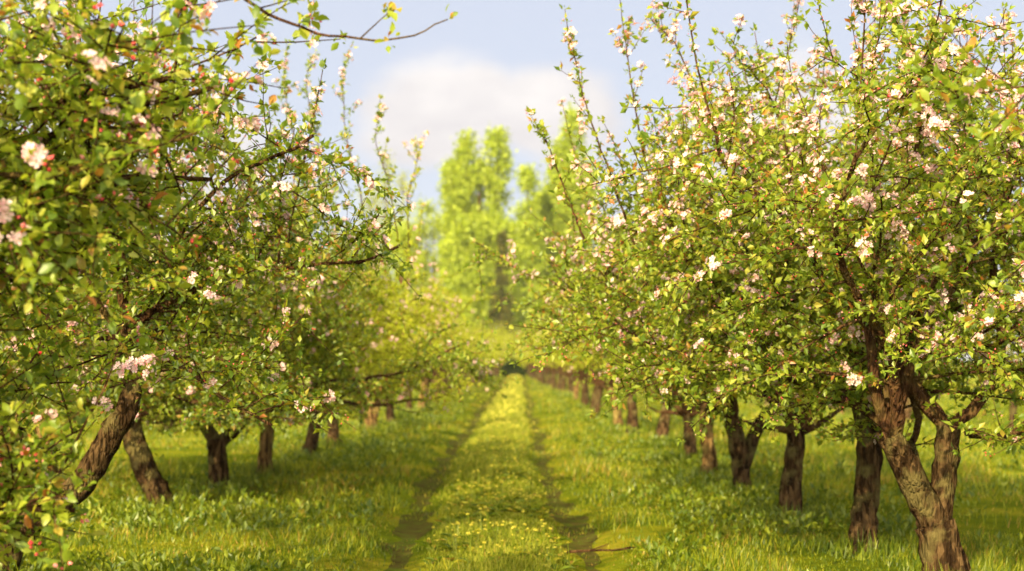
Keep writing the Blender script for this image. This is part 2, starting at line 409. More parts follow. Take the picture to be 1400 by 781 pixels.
def grow_tree(seed, arms, R=2.42, H=4.45, n_limb=6, dens=1.3, leaf=.053, hi=False, bl=.16, shoots=14, sides=14, bark='bark', leafmat='leaf',
              singles=0, centre=(0, 0), extra=(), droop=1.0, keep=None, budk=1.0, low=21, twigs=(), twigk=3, zmin=1.15):
    """arms: list of (polyline, r0, r1); the first is the trunk. Returns meshes of trunk, limbs, crown, blossoms, buds and single clusters."""
    rng = np.random.default_rng(seed)
    tr = Soup()
    ends = []
    for k, (P, r0, r1) in enumerate(arms):
        P = np.asarray(P, float)
        n = max(6, int(np.linalg.norm(np.diff(P, axis=0), axis=1).sum()/.07))
        t = np.linspace(0, len(P)-1, n); Q = np.stack([np.interp(t, np.arange(len(P)), P[:, c]) for c in range(3)], -1)
        for _ in range(3): Q[1:-1] = (Q[:-2] + 2*Q[1:-1] + Q[2:])/4
        rr = np.linspace(r0, r1, n)
        if k == 0: rr = rr*(1 + .55*np.exp(-np.arange(n)*.07/.09)); Q[0, 2] -= .08
        Q = Q + rng.normal(0, .006, Q.shape)
        tr.tube(Q, rr, sides, rough=.22, rng=rng)
        ends.append((Q[-1], nrm(Q[-1] - Q[-3]), r1))
    tops = ends[1:] if len(ends) > 1 else ends
    limbs = []; sp_p = []; sp_d = []; sp_w = []
    def spurs(P, gap, t0=0.0, w_=1.0):
        Ls = np.linalg.norm(np.diff(P, axis=0), axis=1); tot = Ls.sum(); n = max(2, int(tot*(1-t0)/gap))
        t = t0 + (1-t0)*(np.arange(n) + rng.random(n)*.8)/n; t[-1] = 1.0
        f = t*(len(P)-1); i = np.minimum(f.astype(int), len(P)-2); u = (f - i)[:, None]
        sp_p.append(P[i]*(1-u) + P[i+1]*u); sp_d.append(nrm(P[i+1] - P[i])); sp_w.append(np.full(n, w_))
    cx, cy_ = centre
    gap = .105/dens
    az0 = rng.random()*6.28
    plans = []
    for q in range(n_limb):
        p, d, r = tops[q % len(tops)]
        az = az0 + q*2*math.pi/n_limb + rng.normal(0, .2)
        if len(tops) > 1:   # limbs of a fork spread to the fork's own side
            a_t = math.atan2(d[1], d[0]); 
            if math.hypot(d[0], d[1]) > .25: az = a_t + (q // len(tops) - (n_limb/len(tops) - 1)/2)*1.9/(n_limb/len(tops))*1.6 + rng.normal(0, .2)
        el = (math.radians(66), math.radians(44), math.radians(low))[q % 3] + rng.normal(0, .1)
        plans.append((p - d*.05, azel(az, el), R*(1.04 if q % 3 else 1.12)*rng.uniform(.92, 1.12), r*.60))
    for (p, d, ln, r) in list(plans) + list(extra):
        lb = Soup()
        tgt = np.array((cx, cy_, 0.))
        P = curve(p, d, ln, 14, rng, (cx*.1, cy_*.1, .06), .36)
        bad = P[:, 2] < zmin
        if keep is not None: bad |= ~keep(P)
        bad[:5] = False
        if bad.any(): P = P[:np.argmax(bad)]; ln = ln*(len(P) - 1)/14
        rl = .011 + (r - .011)*(1 - np.linspace(0, 1, len(P)))**1.5
        lb.tube(P, rl, 7, rough=.15, rng=rng)
        spurs(P, gap*1.2, .2)
        ns = int(round(12*ln/2.3))
        for s in range(ns):
            t = .12 + .88*(s + rng.random()*.7)/ns
            q, dd = lerp_at(P, min(t, 1))
            a = math.atan2(dd[1], dd[0]) + (1 if s % 2 else -1)*rng.uniform(.5, 1.4)
            e = rng.uniform(-.55, .95)
            if q[2] > H*.8: e = min(e, .5)
            l2 = ln*rng.uniform(.30, .52)*(1.15 - .45*t)
            P2 = curve(q, azel(a, e), l2, 7, rng, (0, 0, -.12*droop if e < .3 else .12), .3)
            r2 = max(.006, float(np.interp(t, np.linspace(0, 1, len(P)), rl))*.45)
            if P2[-1, 2] < zmin - .1 or (keep is not None and not keep(P2[-1:])[0]): continue
            lb.tube(P2, np.linspace(r2, .004, 8), 5)
            spurs(P2, gap, .15)
            nt_ = int(round(7*l2/.9)) + 1
            for v in range(nt_):
                t3 = .2 + .8*(v + rng.random()*.7)/nt_
                q3, d3 = lerp_at(P2, min(t3, 1))
                a3 = math.atan2(d3[1], d3[0]) + (1 if v % 2 else -1)*rng.uniform(.4, 1.5)
                e3 = rng.uniform(-.75, .9)
                l3 = rng.uniform(.22, .62)
                P3 = curve(q3, azel(a3, e3), l3, 4, rng, (0, 0, -.3*droop if e3 < 0 else .1), .3)
                if P3[-1, 2] < zmin - .1 or (keep is not None and not keep(P3[-1:])[0]): continue
                lb.tube(P3, np.linspace(.0048, .0022, 5), twigk)
                spurs(P3, gap)
        # upright water shoots from the upper side of the limb
        nsh = int(round(shoots/len(plans))) if plans else 2
        for s in range(nsh):
            t = rng.uniform(.3, .95); q, dd = lerp_at(P, t)
            if q[2] < 1.9: continue
            q = q + np.array((rng.normal(0, .12), rng.normal(0, .12), 0))*0
            l3 = rng.uniform(.5, 1.6) * np.clip((H + 1.0 - q[2])/1.4, .45, 1.1)
            P3 = curve(q, azel(math.atan2(dd[1], dd[0]) + rng.normal(0, .8), rng.uniform(1.15, 1.5)), l3, 7, rng, (0, 0, .2), .10)
            lb.tube(P3, np.linspace(.009, .003, 8), 4)
            spurs(P3, gap*1.05, .1, 2.4)
            for v in range(3):
                q4, d4 = lerp_at(P3, rng.uniform(.15, .75))
                P4 = curve(q4, nrm(d4 + rng.normal(0, .5, 3)), rng.uniform(.15, .4), 3, rng, (0, 0, .2), .1)
                lb.tube(P4, np.linspace(.004, .002, 4), 3); spurs(P4, gap, 0, 2.0)
        limbs.append(lb)
    for (P, r0, r1, t0, gp) in twigs:
        lb = Soup(); P = np.asarray(P, float); tt = np.linspace(0, len(P)-1, 24)
        Q = np.stack([np.interp(tt, np.arange(len(P)), P[:, c]) for c in range(3)], -1)
        for _ in range(2): Q[1:-1] = (Q[:-2] + 2*Q[1:-1] + Q[2:])/4
        Q += rng.normal(0, .004, Q.shape)
        lb.tube(Q, np.linspace(r0, r1, 24), 5); spurs(Q, gp, t0, .75 if gp < .1 else 1); limbs.append(lb)
        for v in ((.35, .5, .7) if gp > .1 else rng.uniform(.15, .85, 9)):
            q4, d4 = lerp_at(Q, v); P4 = curve(q4, nrm(d4*.8 + np.array((rng.normal(0, .5), rng.normal(0, .4), .7 if gp > .1 else .2))), .16 if gp > .1 else rng.uniform(.08, .3), 3, rng, (0, 0, .2), .1)
            lb.tube(P4, np.linspace(.004, .002, 4), 3); spurs(P4[2:] if gp > .1 else P4, .05, .3, 2)
    p = np.concatenate(sp_p); d = np.concatenate(sp_d); wt = np.concatenate(sp_w)
    ok = p[:, 2] > zmin + .9*(vnoise(p[:, 0]*1.1 + seed, p[:, 1]*1.1 + 50) - .55)*.6
    if keep is not None: ok &= keep(p)
    p, d, wt = p[ok], d[ok], wt[ok]
    n = len(p)
    # leaf rosettes
    nl = rng.integers(5, 11, n)
    idx = np.repeat(np.arange(n), nl); m = len(idx)
    dirs = nrm(d[idx]*.45 + rng.normal(0, .62, (m, 3)) + np.array((0, 0, .16)))
    nn, yy_ = frame(dirs, rng, j=.6)
    sc = leaf*rng.uniform(.4, 1.35, m)*rng.choice([.8, 1, 1.15], n)[idx]
    base = p[idx] + dirs*.008 + rng.normal(0, .010, (m, 3))
    cr = Soup(); cr.scatter(LEAF_HI if hi else LEAF_LO, base, dirs, yy_, nn, sc)
    # blossom clusters
    hfac = np.clip((p[:, 2] - 1.1)/(H - 1.1), 0, 1.1)
    patch = np.sin(p[:, 0]*2.1 + seed)*np.sin(p[:, 1]*2.3 + seed*2)*np.sin(p[:, 2]*2.6)
    prob = 1.4*bl*(.16 + 1.25*hfac**1.8 + .55*patch)*wt
    isb = rng.random(n) < prob
    bp, bd = p[isb], d[isb]
    out = nrm(bp - np.array((cx*.6, cy_*.6, 2.0)))
    bd = nrm(out*.7 + bd*.5 + np.array((0, 0, .45)))
    order = np.argsort(bp[:, 1] + rng.normal(0, .35, len(bp)))
    single = order[:singles]; rest = order[singles:]
    bs = Soup(); bu = Soup()
    def cluster(bs, bu, P, D, rg):
        k = rg.integers(3, 8, len(P)); ix = np.repeat(np.arange(len(P)), k); mm = len(ix)
        z = nrm(D[ix] + rg.normal(0, .55, (mm, 3)))
        x, y = frame(z, rg, up=(1, .2, 0), j=.5)
        pos = P[ix] + z*rg.uniform(.022, .045, (mm, 1)) + rg.normal(0, .013, (mm, 3))
        sc_ = rg.uniform(.019, .028, mm)*(leaf/.05)**.5
        bs.scatter(FLOWER, pos, x, y, z, sc_, 0); bs.scatter(EYE, pos, x, y, z, sc_, 1)
        k = rg.integers(0, 4, len(P)); ix = np.repeat(np.arange(len(P)), k); mm = len(ix)
        z = nrm(D[ix] + rg.normal(0, .6, (mm, 3))); x, y = frame(z, rg, up=(1, .2, 0), j=.5)
        pos = P[ix] + z*rg.uniform(.02, .05, (mm, 1))
        bu.scatter(BUD, pos, x, y, z, budk*rg.uniform(.010, .016, mm))
    cluster(bs, bu, bp[rest], bd[rest], rng)
    # closed bud clusters on some other spurs
    isbud = (rng.random(n) < bl*1.1) & ~isb
    k = rng.integers(2, 6, isbud.sum()); ix = np.repeat(np.nonzero(isbud)[0], k); mm = len(ix)
    z = nrm(d[ix]*.5 + rng.normal(0, .6, (mm, 3)) + np.array((0, 0, .3))); x, y = frame(z, rng, up=(1, .2, 0), j=.5)
    bu.scatter(BUD, p[ix] + z*rng.uniform(.02, .045, (mm, 1)), x, y, z, budk*rng.uniform(.009, .015, mm))
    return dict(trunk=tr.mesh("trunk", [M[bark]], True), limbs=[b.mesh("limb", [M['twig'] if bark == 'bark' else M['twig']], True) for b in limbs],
                crown=cr.mesh("crown", [M[leafmat]], hi), blossom=bs.mesh("blossom", [M['petal'], M['eye']]), bud=bu.mesh("bud", [M['bud']]),
                singles=[(bp[i], bd[i]) for i in single], n=m)

# shared single blossom clusters (copied onto the near crowns)
def cluster_mesh(seed):
    r = np.random.default_rng(seed); S = Soup(); k = int(r.integers(4, 9))
    z = nrm(np.array((0, 0, 1.)) + r.normal(0, .55, (k, 3))); x, y = frame(z, r, up=(1, .2, 0), j=.5)
    pos = z*r.uniform(.022, .045, (k, 1)) + r.normal(0, .013, (k, 3)); sc_ = r.uniform(.020, .028, k)
    S.scatter(FLOWER, pos, x, y, z, sc_, 0); S.scatter(EYE, pos, x, y, z, sc_, 1)
    k = int(r.integers(1, 4)); z = nrm(np.array((0, 0, 1.)) + r.normal(0, .6, (k, 3))); x, y = frame(z, r, up=(1, .2, 0), j=.5)
    S.scatter(BUD, z*r.uniform(.02, .05, (k, 1)), x, y, z, r.uniform(.010, .016, k), 2)
    return S.mesh("blossom", [M['petal'], M['eye'], M['bud']])
CLUSTERS = [cluster_mesh(s) for s in range(8)]

GROUP = "blossoming apple trees of the orchard"
import mathutils
def plant(T, label, loc, rz=0, sc=1, name="apple_tree"):
    t = thing(name, label, "apple tree", loc, GROUP, rz, sc)
    tk = link("trunk", T['trunk'], t)
    for lm in T['limbs']: link("limb", lm, tk)
    c = link("crown", T['crown'], t)
    if T['blossom']: b = link("blossom", T['blossom'], c); b['kind'] = 'stuff'
    if T['bud']: b = link("bud", T['bud'], c); b['kind'] = 'stuff'
    for k, (p, d) in enumerate(T['singles']):
        o = link("blossom", CLUSTERS[k % 8], c, p)
        q = mathutils.Vector(d).to_track_quat('Z', 'Y'); o.rotation_euler = q.to_euler()
    return t

NL = 0; BASES = []
def near(seed, bx, by, arms_px, label, rz=0, **kw):
    """a tree whose trunk polylines are given as photo pixels on the plane of its own depth (+ a depth offset in metres)"""
    global NL
    d = depth(by); b = at(bx, by, d); gzv = gzf(b[0], d)
    arms = []
    for pts, r0, r1 in arms_px:
        A = []
        for q in pts:
            v = at(q[0], q[1], d) - b
            A.append((v[0], q[2] if len(q) > 2 else 0.0, v[2]))
        arms.append((A, r0, r1))
    T = grow_tree(seed, arms, **kw); NL += T['n']; BASES.append((b[0], d, arms[0][1]))
    return plant(T, label, (b[0], d, gzv))

DEP = {12: (1180, 756), 13: (1080, 713), 23: (300, 673), 24: (362, 652), 25: (421, 628)}
def shoot(k, pts, r0=.011):
    # an upright water shoot through photo points in the plane of its tree
    b = at(*DEP[k], depth(DEP[k][1])); return ([at(x, y, b[1] - .3) - b for x, y in pts], r0, .0028, .12, .075)
# --- right row, near to far
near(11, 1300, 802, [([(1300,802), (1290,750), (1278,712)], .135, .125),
                     ([(1281,722), (1262,680,-.03), (1238,635,-.06), (1212,590,-.1)], .105, .085),
                     ([(1279,722), (1290,680,.05), (1297,630,.08), (1300,572,.1)], .10, .088),
                     ([(1281,722), (1277,690,.16), (1268,650,.26), (1258,606,.4)], .06, .05)],
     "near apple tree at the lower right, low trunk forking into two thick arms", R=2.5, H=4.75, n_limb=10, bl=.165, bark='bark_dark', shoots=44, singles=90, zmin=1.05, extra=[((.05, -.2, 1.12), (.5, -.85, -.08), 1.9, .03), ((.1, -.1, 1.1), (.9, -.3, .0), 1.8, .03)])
near(12, 1180, 756, [([(1180,756), (1182,700), (1186,650), (1188,600)], .103, .092), ([(1187,615), (1178,580), (1172,545,-.1)], .07, .06), ([(1189,615), (1201,575,.1), (1204,545,.15)], .075, .065)],
     "apple tree with a straight grooved trunk, first behind the low-forked right tree", R=2.47, H=4.40, n_limb=8, bl=.14, shoots=34, singles=90, zmin=1.32,
     extra=[((0, 0, 1.2), (-.74, -.15, .60), 2.7, .045), ((0, 0, 1.2), (-.55, -.3, .75), 2.5, .04)],
     twigs=[shoot(12, ((868,335), (835,240), (802,150), (785,80), (772,12))), shoot(12, ((905,300), (878,200), (862,110), (848,-5))), shoot(12, ((800,330), (780,280), (752,205), (741,175))), shoot(12, ((960,220), (950,120), (925,60), (890,25)))])
near(13, 1080, 713, [([(1080,713), (1082,660), (1086,620), (1088,585)], .096, .082)],
     "apple tree with a single reddish upright trunk, next in front of the Y-forked right trunk", R=2.42, H=4.45, n_limb=7, bl=.16, shoots=30, singles=70, zmin=1.32, extra=[((0, 0, 1.25), (-.7, .1, .66), 2.8, .045)])
near(14, 1017, 679, [([(1017,679), (1014,660), (1012,640)], .105, .10),
                     ([(1013,648), (1007,610,-.05), (1000,570,-.1)], .10, .085), ([(1014,648), (1027,610,.05), (1040,575,.1), (1062,560,.15), (1080,540,.2)], .075, .06)],
     "apple tree on the right with a Y fork, one arm bending away to the right", R=2.47, H=4.5, n_limb=8, bl=.15, shoots=27, singles=60, zmin=1.25)
near(15, 970, 656, [([(970,656), (971,625), (966,595), (965,560)], .105, .09)],
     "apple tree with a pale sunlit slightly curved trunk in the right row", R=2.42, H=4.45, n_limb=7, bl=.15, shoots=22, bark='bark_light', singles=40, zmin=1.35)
near(16, 945, 633, [([(945,633), (944,600), (941,565)], .10, .085)],
     "apple tree with a dark trunk just behind the pale curved one", R=2.42, H=4.45, n_limb=7, bl=.15, leafmat='leaf_far', shoots=14, singles=30, zmin=1.35)
near(17, 905, 606, [([(905,606), (908,580), (912,552)], .12, .10)],
     "apple tree with a short stout dark trunk standing clear on the path side", R=2.37, H=4.45, n_limb=7, bl=.15, leafmat='leaf_far', shoots=14, singles=30, zmin=1.35)

def slope_keep(k, b0):   # crowns pruned to a slope that falls towards the path
    b = at(*b0, depth(b0[1]))
    def f(p):
        y = np.maximum(p[:, 1] + b[1], 1); px = VX + (p[:, 0] + b[0])*F/y; py = VY + (CAMH - p[:, 2])*F/y
        return px < 395 + .52*np.clip(py, 0, 400) + 22*np.sin(p[:, 2]*7 + k)
    return f
# --- left row, near to far
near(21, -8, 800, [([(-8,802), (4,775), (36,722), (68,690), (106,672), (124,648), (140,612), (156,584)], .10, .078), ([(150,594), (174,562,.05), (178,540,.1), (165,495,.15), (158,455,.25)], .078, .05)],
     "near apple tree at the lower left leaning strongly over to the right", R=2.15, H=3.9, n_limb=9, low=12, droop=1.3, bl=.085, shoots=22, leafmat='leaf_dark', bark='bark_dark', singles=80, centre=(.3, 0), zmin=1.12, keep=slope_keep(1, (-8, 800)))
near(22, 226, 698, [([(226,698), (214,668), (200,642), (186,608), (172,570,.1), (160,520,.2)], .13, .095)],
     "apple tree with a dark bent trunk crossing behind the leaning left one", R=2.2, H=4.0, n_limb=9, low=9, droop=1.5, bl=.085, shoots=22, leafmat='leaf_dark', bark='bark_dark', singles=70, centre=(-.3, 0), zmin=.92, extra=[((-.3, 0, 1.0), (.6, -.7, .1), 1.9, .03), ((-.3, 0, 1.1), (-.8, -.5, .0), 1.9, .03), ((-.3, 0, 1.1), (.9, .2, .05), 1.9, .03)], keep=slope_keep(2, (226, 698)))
near(23, 300, 673, [([(300,673), (299,630), (297,600)], .115, .12), ([(297,606), (280,575,-.1), (265,545,-.15), (252,530,-.2)], .085, .06), ([(298,606), (318,590,.1), (333,570,.12), (349,540,.18)], .085, .065)],
     "apple tree in the left row with a stubby Y-shaped trunk", R=2.42, H=4.8, n_limb=10, low=9, droop=1.5, bl=.12, shoots=44, singles=60, zmin=.85, extra=[((0, 0, .98), (.4, -.9, .06), 1.7, .03), ((0, 0, 1.0), (-.75, -.6, .0), 1.9, .03), ((0, 0, 1.0), (-.4, .9, .05), 1.8, .028)],
     twigs=[shoot(23, ((505,330), (490,250), (472,185), (468,105), (480,62)), .009), shoot(23, ((545,330), (532,250), (512,190), (520,135)), .008), shoot(23, ((440,300), (436,200), (418,120), (424,75)), .009), shoot(23, ((400,300), (404,200), (388,120), (392,60)), .009)])
near(24, 362, 652, [([(362,652), (362,620), (366,590), (367,555)], .105, .095)],
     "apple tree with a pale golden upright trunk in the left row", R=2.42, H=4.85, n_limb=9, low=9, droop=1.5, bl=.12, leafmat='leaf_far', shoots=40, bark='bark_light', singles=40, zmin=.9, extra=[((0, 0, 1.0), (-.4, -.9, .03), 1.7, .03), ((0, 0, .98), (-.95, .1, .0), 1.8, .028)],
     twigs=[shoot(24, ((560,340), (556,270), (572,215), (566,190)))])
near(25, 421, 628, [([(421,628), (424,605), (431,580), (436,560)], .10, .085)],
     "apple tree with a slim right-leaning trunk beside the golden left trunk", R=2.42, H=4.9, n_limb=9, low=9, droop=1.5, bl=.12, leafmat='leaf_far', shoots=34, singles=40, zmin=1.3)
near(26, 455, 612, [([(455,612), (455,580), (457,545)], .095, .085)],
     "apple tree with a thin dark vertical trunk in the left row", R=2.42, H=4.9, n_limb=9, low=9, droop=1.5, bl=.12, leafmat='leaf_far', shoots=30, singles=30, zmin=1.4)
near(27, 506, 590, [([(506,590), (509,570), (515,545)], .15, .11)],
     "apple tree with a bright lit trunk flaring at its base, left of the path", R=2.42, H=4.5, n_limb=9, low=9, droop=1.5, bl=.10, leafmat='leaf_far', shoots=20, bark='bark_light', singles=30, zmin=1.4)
near(28, 66, 662, [([(66,662), (62,600), (58,540), (57,480)], .125, .105)],
     "apple tree behind the leaning left trunk with a patchy sunlit upright trunk", R=2.42, H=4.45, n_limb=9, low=9, droop=1.5, bl=.12, shoots=14, bark='bark_light')

def tw31(*pts):
    b = at(-430, 1010, depth(1010)); return [at(x, y, 6.3) - b for x, y in pts]
def keep31(p):   # its lower boughs are cut back; only the side away from the path hangs low
    x = p[:, 0] - 3.5; y = p[:, 1] + 6.8
    s_ = x/np.maximum(y, .5)
    return (((p[:, 2] > 1.62) & (s_ < -.165 + .05*np.sin(p[:, 2]*5) + .03*(p[:, 2] - 2))) | ((s_ < -.265) & (p[:, 2] > .72)) | ((p[:, 2] > 2.8) & (np.abs(y - 6.3) < .3)))
# --- the trees beside the camera, trunks outside the frame
near(31, -430, 1010, [([(-430,1010), (-420,850), (-400,700)], .14, .12)],
     "closest apple tree, shaded boughs with big blurred blossoms filling the upper left", R=2.2, H=4.6, n_limb=9, bl=.075, shoots=14, leafmat='leaf', hi=True, dens=1.2, leaf=.046, budk=1.7, singles=40, centre=(.6, -.2),
     extra=[((.15, -.1, 1.7), (.92, -.12, .34), 2.4, .04), ((.15, -.3, 1.9), (.95, -.22, .10), 2.2, .04), ((.1, -.4, 1.8), (.8, -.5, .25), 2.1, .035), ((.1, -.2, 1.9), (.7, -.75, .3), 2.2, .03),
            ((.15, -.1, 1.8), (.85, -.3, .6), 2.5, .035), ((0, -.4, 1.9), (.6, -.7, .5), 2.3, .03), ((.2, .1, 1.9), (.9, .1, .62), 2.6, .035), ((.1, -.3, 1.9), (.35, -.8, .45), 2.2, .03), ((.1, -.4, 1.45), (.86, -.5, -.14), 2.7, .03), ((.1, -.4, 1.3), (.9, -.35, -.14), 2.6, .025), ((.1, -.3, 1.2), (.88, -.44, -.16), 2.7, .022), ((.1, -.3, 1.6), (.93, -.3, -.2), 2.6, .022), ((.1, -.3, 1.0), (.8, -.6, -.05), 2.5, .022)],
     twigs=[(tw31((215, -70), (280, -40), (330, -2), (380, 32), (430, 47), (500, 58), (562, 54), (612, 28)), .0095, .0028, .5, .2)], keep=keep31, droop=.6, zmin=.72)
near(32, 1950, 985, [([(1950,985), (1945,860), (1950,720)], .14, .12)],
     "apple tree at the right edge with only outer leafy twigs showing", R=2.45, H=4.8, n_limb=9, bl=.18, shoots=26, hi=True, centre=(-.4, 0), droop=.7, zmin=1.5)

# --- shared trees for the rows going away
def std(seed, lean, r, zm=1.42, **kw):
    return grow_tree(seed, [([(0,0,0), (lean*.3,0,.4), (lean,.05,.95)], r, r*.85)], R=1.95, H=4.2, n_limb=7, sides=7, zmin=zm, low=21 if zm > 1 else -8, **kw)
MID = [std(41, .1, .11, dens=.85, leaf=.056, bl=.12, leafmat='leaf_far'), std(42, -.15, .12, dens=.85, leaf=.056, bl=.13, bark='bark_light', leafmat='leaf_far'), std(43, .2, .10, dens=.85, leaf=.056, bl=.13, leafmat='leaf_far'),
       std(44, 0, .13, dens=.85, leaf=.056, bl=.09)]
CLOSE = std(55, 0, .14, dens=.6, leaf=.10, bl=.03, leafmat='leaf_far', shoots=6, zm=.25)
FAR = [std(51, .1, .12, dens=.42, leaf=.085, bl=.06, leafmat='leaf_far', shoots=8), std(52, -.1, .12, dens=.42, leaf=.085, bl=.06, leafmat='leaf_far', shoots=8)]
rr = random.Random(8)
k = 0
for (px, py, lab) in [(865, 593, "thin apple tree leaning right beyond the stout dark trunk"), (846, 588, "apple tree with a twin-looking trunk next to the thin leaning one"),
                      (815, 571, "small apple tree midway down the right row"),
                      (533, 577, "apple tree with a thick dark trunk beyond the flared one"), (560, 567, "apple tree with a dark trunk half hidden by the thick one"),
                      (576, 560, "apple tree midway down the left row, beyond the paired dark trunks")]:
    d = depth(py); b = at(px, py, d)
    plant(MID[k % 4], lab, (b[0], d, gzf(b[0], d)), rr.random()*6.28, rr.uniform(.97, 1.06)); k += 1
for side, x0, d0 in ((1, 2.55, 50), (-1, -3.05, 57)):
    d = d0
    while d < 160:
        x = x0*(1 - .50*max(0, d - 75)/85) + rr.uniform(-.15, .15)
        T = MID[k % 4] if d < 75 else FAR[k % 2]
        s_ = "right" if side > 0 else "left"
        plant(T, ("blossoming apple tree in the %s row, small with distance" if d < 90 else "far tiny apple tree near the end of the %s row") % s_, (x, d, gzf(x, d)), rr.random()*6.28, rr.uniform(.93, 1.08))
        k += 1; d += rr.uniform(3.9, 4.7)
# outer rows glimpsed under and between the crowns
for (px, py, lab) in [(231, 590, "slim lit apple tree of the next row, glimpsed left of the Y-shaped trunk"), (20, 600, "apple tree of the next row behind the far left foliage"),
                      (120, 575, "apple tree of the next row behind the crossing left trunks"), (310, 563, "apple tree of the next row behind the golden left trunk"),
                      (1240, 578, "apple tree of the next row between the right trunks"), (1150, 566, "apple tree of the next row seen beyond the reddish trunk"),
                      (1385, 590, "apple tree of the next row at the right edge"), (1050, 555, "apple tree of the next row beyond the right Y fork")]:
    d = depth(py); b = at(px, py, d)
    plant(MID[k % 4], lab, (b[0], d, gzf(b[0], d)), rr.random()*6.28, rr.uniform(.95, 1.08)); k += 1
# trees closing the end of the orchard
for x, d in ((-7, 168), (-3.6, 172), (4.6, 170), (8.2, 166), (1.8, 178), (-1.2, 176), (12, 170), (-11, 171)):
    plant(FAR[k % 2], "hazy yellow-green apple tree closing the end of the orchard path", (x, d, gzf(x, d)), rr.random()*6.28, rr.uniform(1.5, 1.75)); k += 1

# longer grass left standing round the trunks
r = np.random.default_rng(19); S = Soup(); tv, tl, ts = BLADE
for (bx, by, br) in BASES:
    n_ = 420; a = r.random(n_)*6.28; q = br*1.05 + np.abs(r.normal(0, .16, n_)); x = bx + np.cos(a)*q; y = by + np.sin(a)*q
    h_ = r.uniform(.07, .26, n_)*np.clip(1.25 - q, .3, 1); w_ = .009*r.uniform(.7, 1.4, n_)*max(1, by/18)
    up = nrm(np.stack((r.normal(0, .3, n_), r.normal(0, .3, n_), np.ones(n_)), -1)); t_ = r.random(n_)*6.28
    s_ = np.stack((np.cos(t_), np.sin(t_), 0*t_), -1); f_ = np.cross(s_, up); P = np.stack((x, y, gz(x, y) - .004), -1)
    V = P[:, None, :] + f_[:, None, :]*(tv[None, :, 0:1]*h_[:, None, None]) + s_[:, None, :]*(tv[None, :, 1:2]*w_[:, None, None]) + up[:, None, :]*(tv[None, :, 2:3]*h_[:, None, None])
    S.add(V.reshape(-1, 3), (tl[None, :] + (np.arange(n_)*5)[:, None]).reshape(-1), np.tile(ts, n_))
o = link("tall_grass", S.mesh("tall_grass", [M['herb']])); o['kind'] = 'stuff'

for x, d in ((-3.4, 166), (-2.0, 171), (1.9, 168), (3.3, 165), (.3, 176), (-2.4, 188), (.6, 192), (3.2, 187), (6.2, 193), (-5.5, 194), (-.8, 200), (2.0, 203), (9.5, 196), (-9, 198)):
    plant(CLOSE, "low-branched yellow-green tree in the thicket behind the path's dark bush", (x, d, gzf(x, d)), rr.random()*6.28, rr.uniform(1.3, 1.6)*(.92 if d < 180 else 1.1)); k += 1
# ------------------------------------------------------------------ tall trees beyond
def poplar(seed, height, width, leaders, m='poplar', n=9000, lsize=.42):
    rng = np.random.default_rng(seed); tr = Soup(); lb = Soup(); pts = []; dirs_ = []
    tr.tube(np.array([(0,0,-.3), (.1,0,height*.3), (0,.1,height*.6), (.05,0,height*.9)]), [height*.016, height*.013, height*.008, height*.002], 8, rough=.1, rng=rng)
    for (lx, ly, top, wd) in leaders:
        P0 = np.array((0, 0, height*.14)); P1 = np.array((lx, ly, top))
        nb = int(top*3.2)
        ax = np.stack([np.interp(np.linspace(0, 1, 9), [0, .35, 1], [P0[c], (lx, ly, height*.35)[c], P1[c]]) for c in range(3)], -1)
        lb.tube(ax, np.linspace(height*.008, .03, 9), 6)
        for b in range(nb):
            t = rng.uniform(.06, 1)**.9; q, dd = lerp_at(ax, t)
            prof = wd*np.interp(t, [0, .15, .4, .8, .93, 1], [.7, 1.0, 1.1, .95, .75, .3])
            az = rng.random()*6.28; ln = prof*rng.uniform(.6, 1.15)*1.15
            P = curve(q, azel(az, rng.uniform(.2, .9)), ln, 5, rng, (0, 0, .2), .12)
            lb.tube(P, np.linspace(.05, .012, 6), 3)
            nn_ = int(n/len(leaders)/nb)
            u = rng.random(nn_)**.6*5; i = np.minimum(u.astype(int), 4); fu = (u - i)[:, None]
            pts.append(P[i]*(1-fu) + P[i+1]*fu + rng.normal(0, .42, (nn_, 3))*np.array((1, 1, 1.3)))
    p = np.concatenate(pts)
    d = nrm(rng.normal(0, 1, p.shape) + np.array((0, 0, .1))); nn, yy_ = frame(d, rng, j=.8)
    cr = Soup(); cr.scatter(LEAF_LO, p, d, yy_, nn, lsize*rng.uniform(.6, 1.3, len(p)))
    return tr.mesh("trunk", [M['bark']], True), lb.mesh("limb", [M['twig']], True), cr.mesh("crown", [M[m]])
def put_tall(name, label, cat, x, d, meshes, group=None):
    t = thing(name, label, cat, (x, d, -.1), group)
    a = link("trunk", meshes[0], t)
    if meshes[1]: link("limb", meshes[1], a)
    link("crown", meshes[2], t)
    return t
D = 205
def tall_at(px, top_py, d): return (px - VX)*d/F, CAMH + (VY - top_py)*d/F
G2 = "tall poplars beyond the orchard"
x, hh = tall_at(655, 182, D)
put_tall("poplar_tree", "tall bright green poplar with two rounded tops beyond the path", "poplar tree", x, D, poplar(61, hh, 5, [(-1.7, 0, hh*.985, 2.2), (2.3, .3, hh, 2.2), (.3, 1.5, hh*.86, 2.2), (-3.3, .2, hh*.88, 1.9), (-1, -.8, hh*.6, 3.6), (2.6, -.6, hh*.62, 3.0)], n=42000, lsize=.55), G2)
x, hh = tall_at(770, 152, D)
put_tall("poplar_tree", "slender tall poplar rising behind the right crowns", "poplar tree", x, D+4, poplar(62, hh, 4, [(1.2, 0, hh, 2.2), (-.2, .5, hh*.88, 2.4), (.6, -.5, hh*.72, 4.0), (2.8, .4, hh*.80, 2.2), (-2.2, .3, hh*.68, 2.6)], n=36000, lsize=.55), G2)
x, hh = tall_at(720, 238, D)
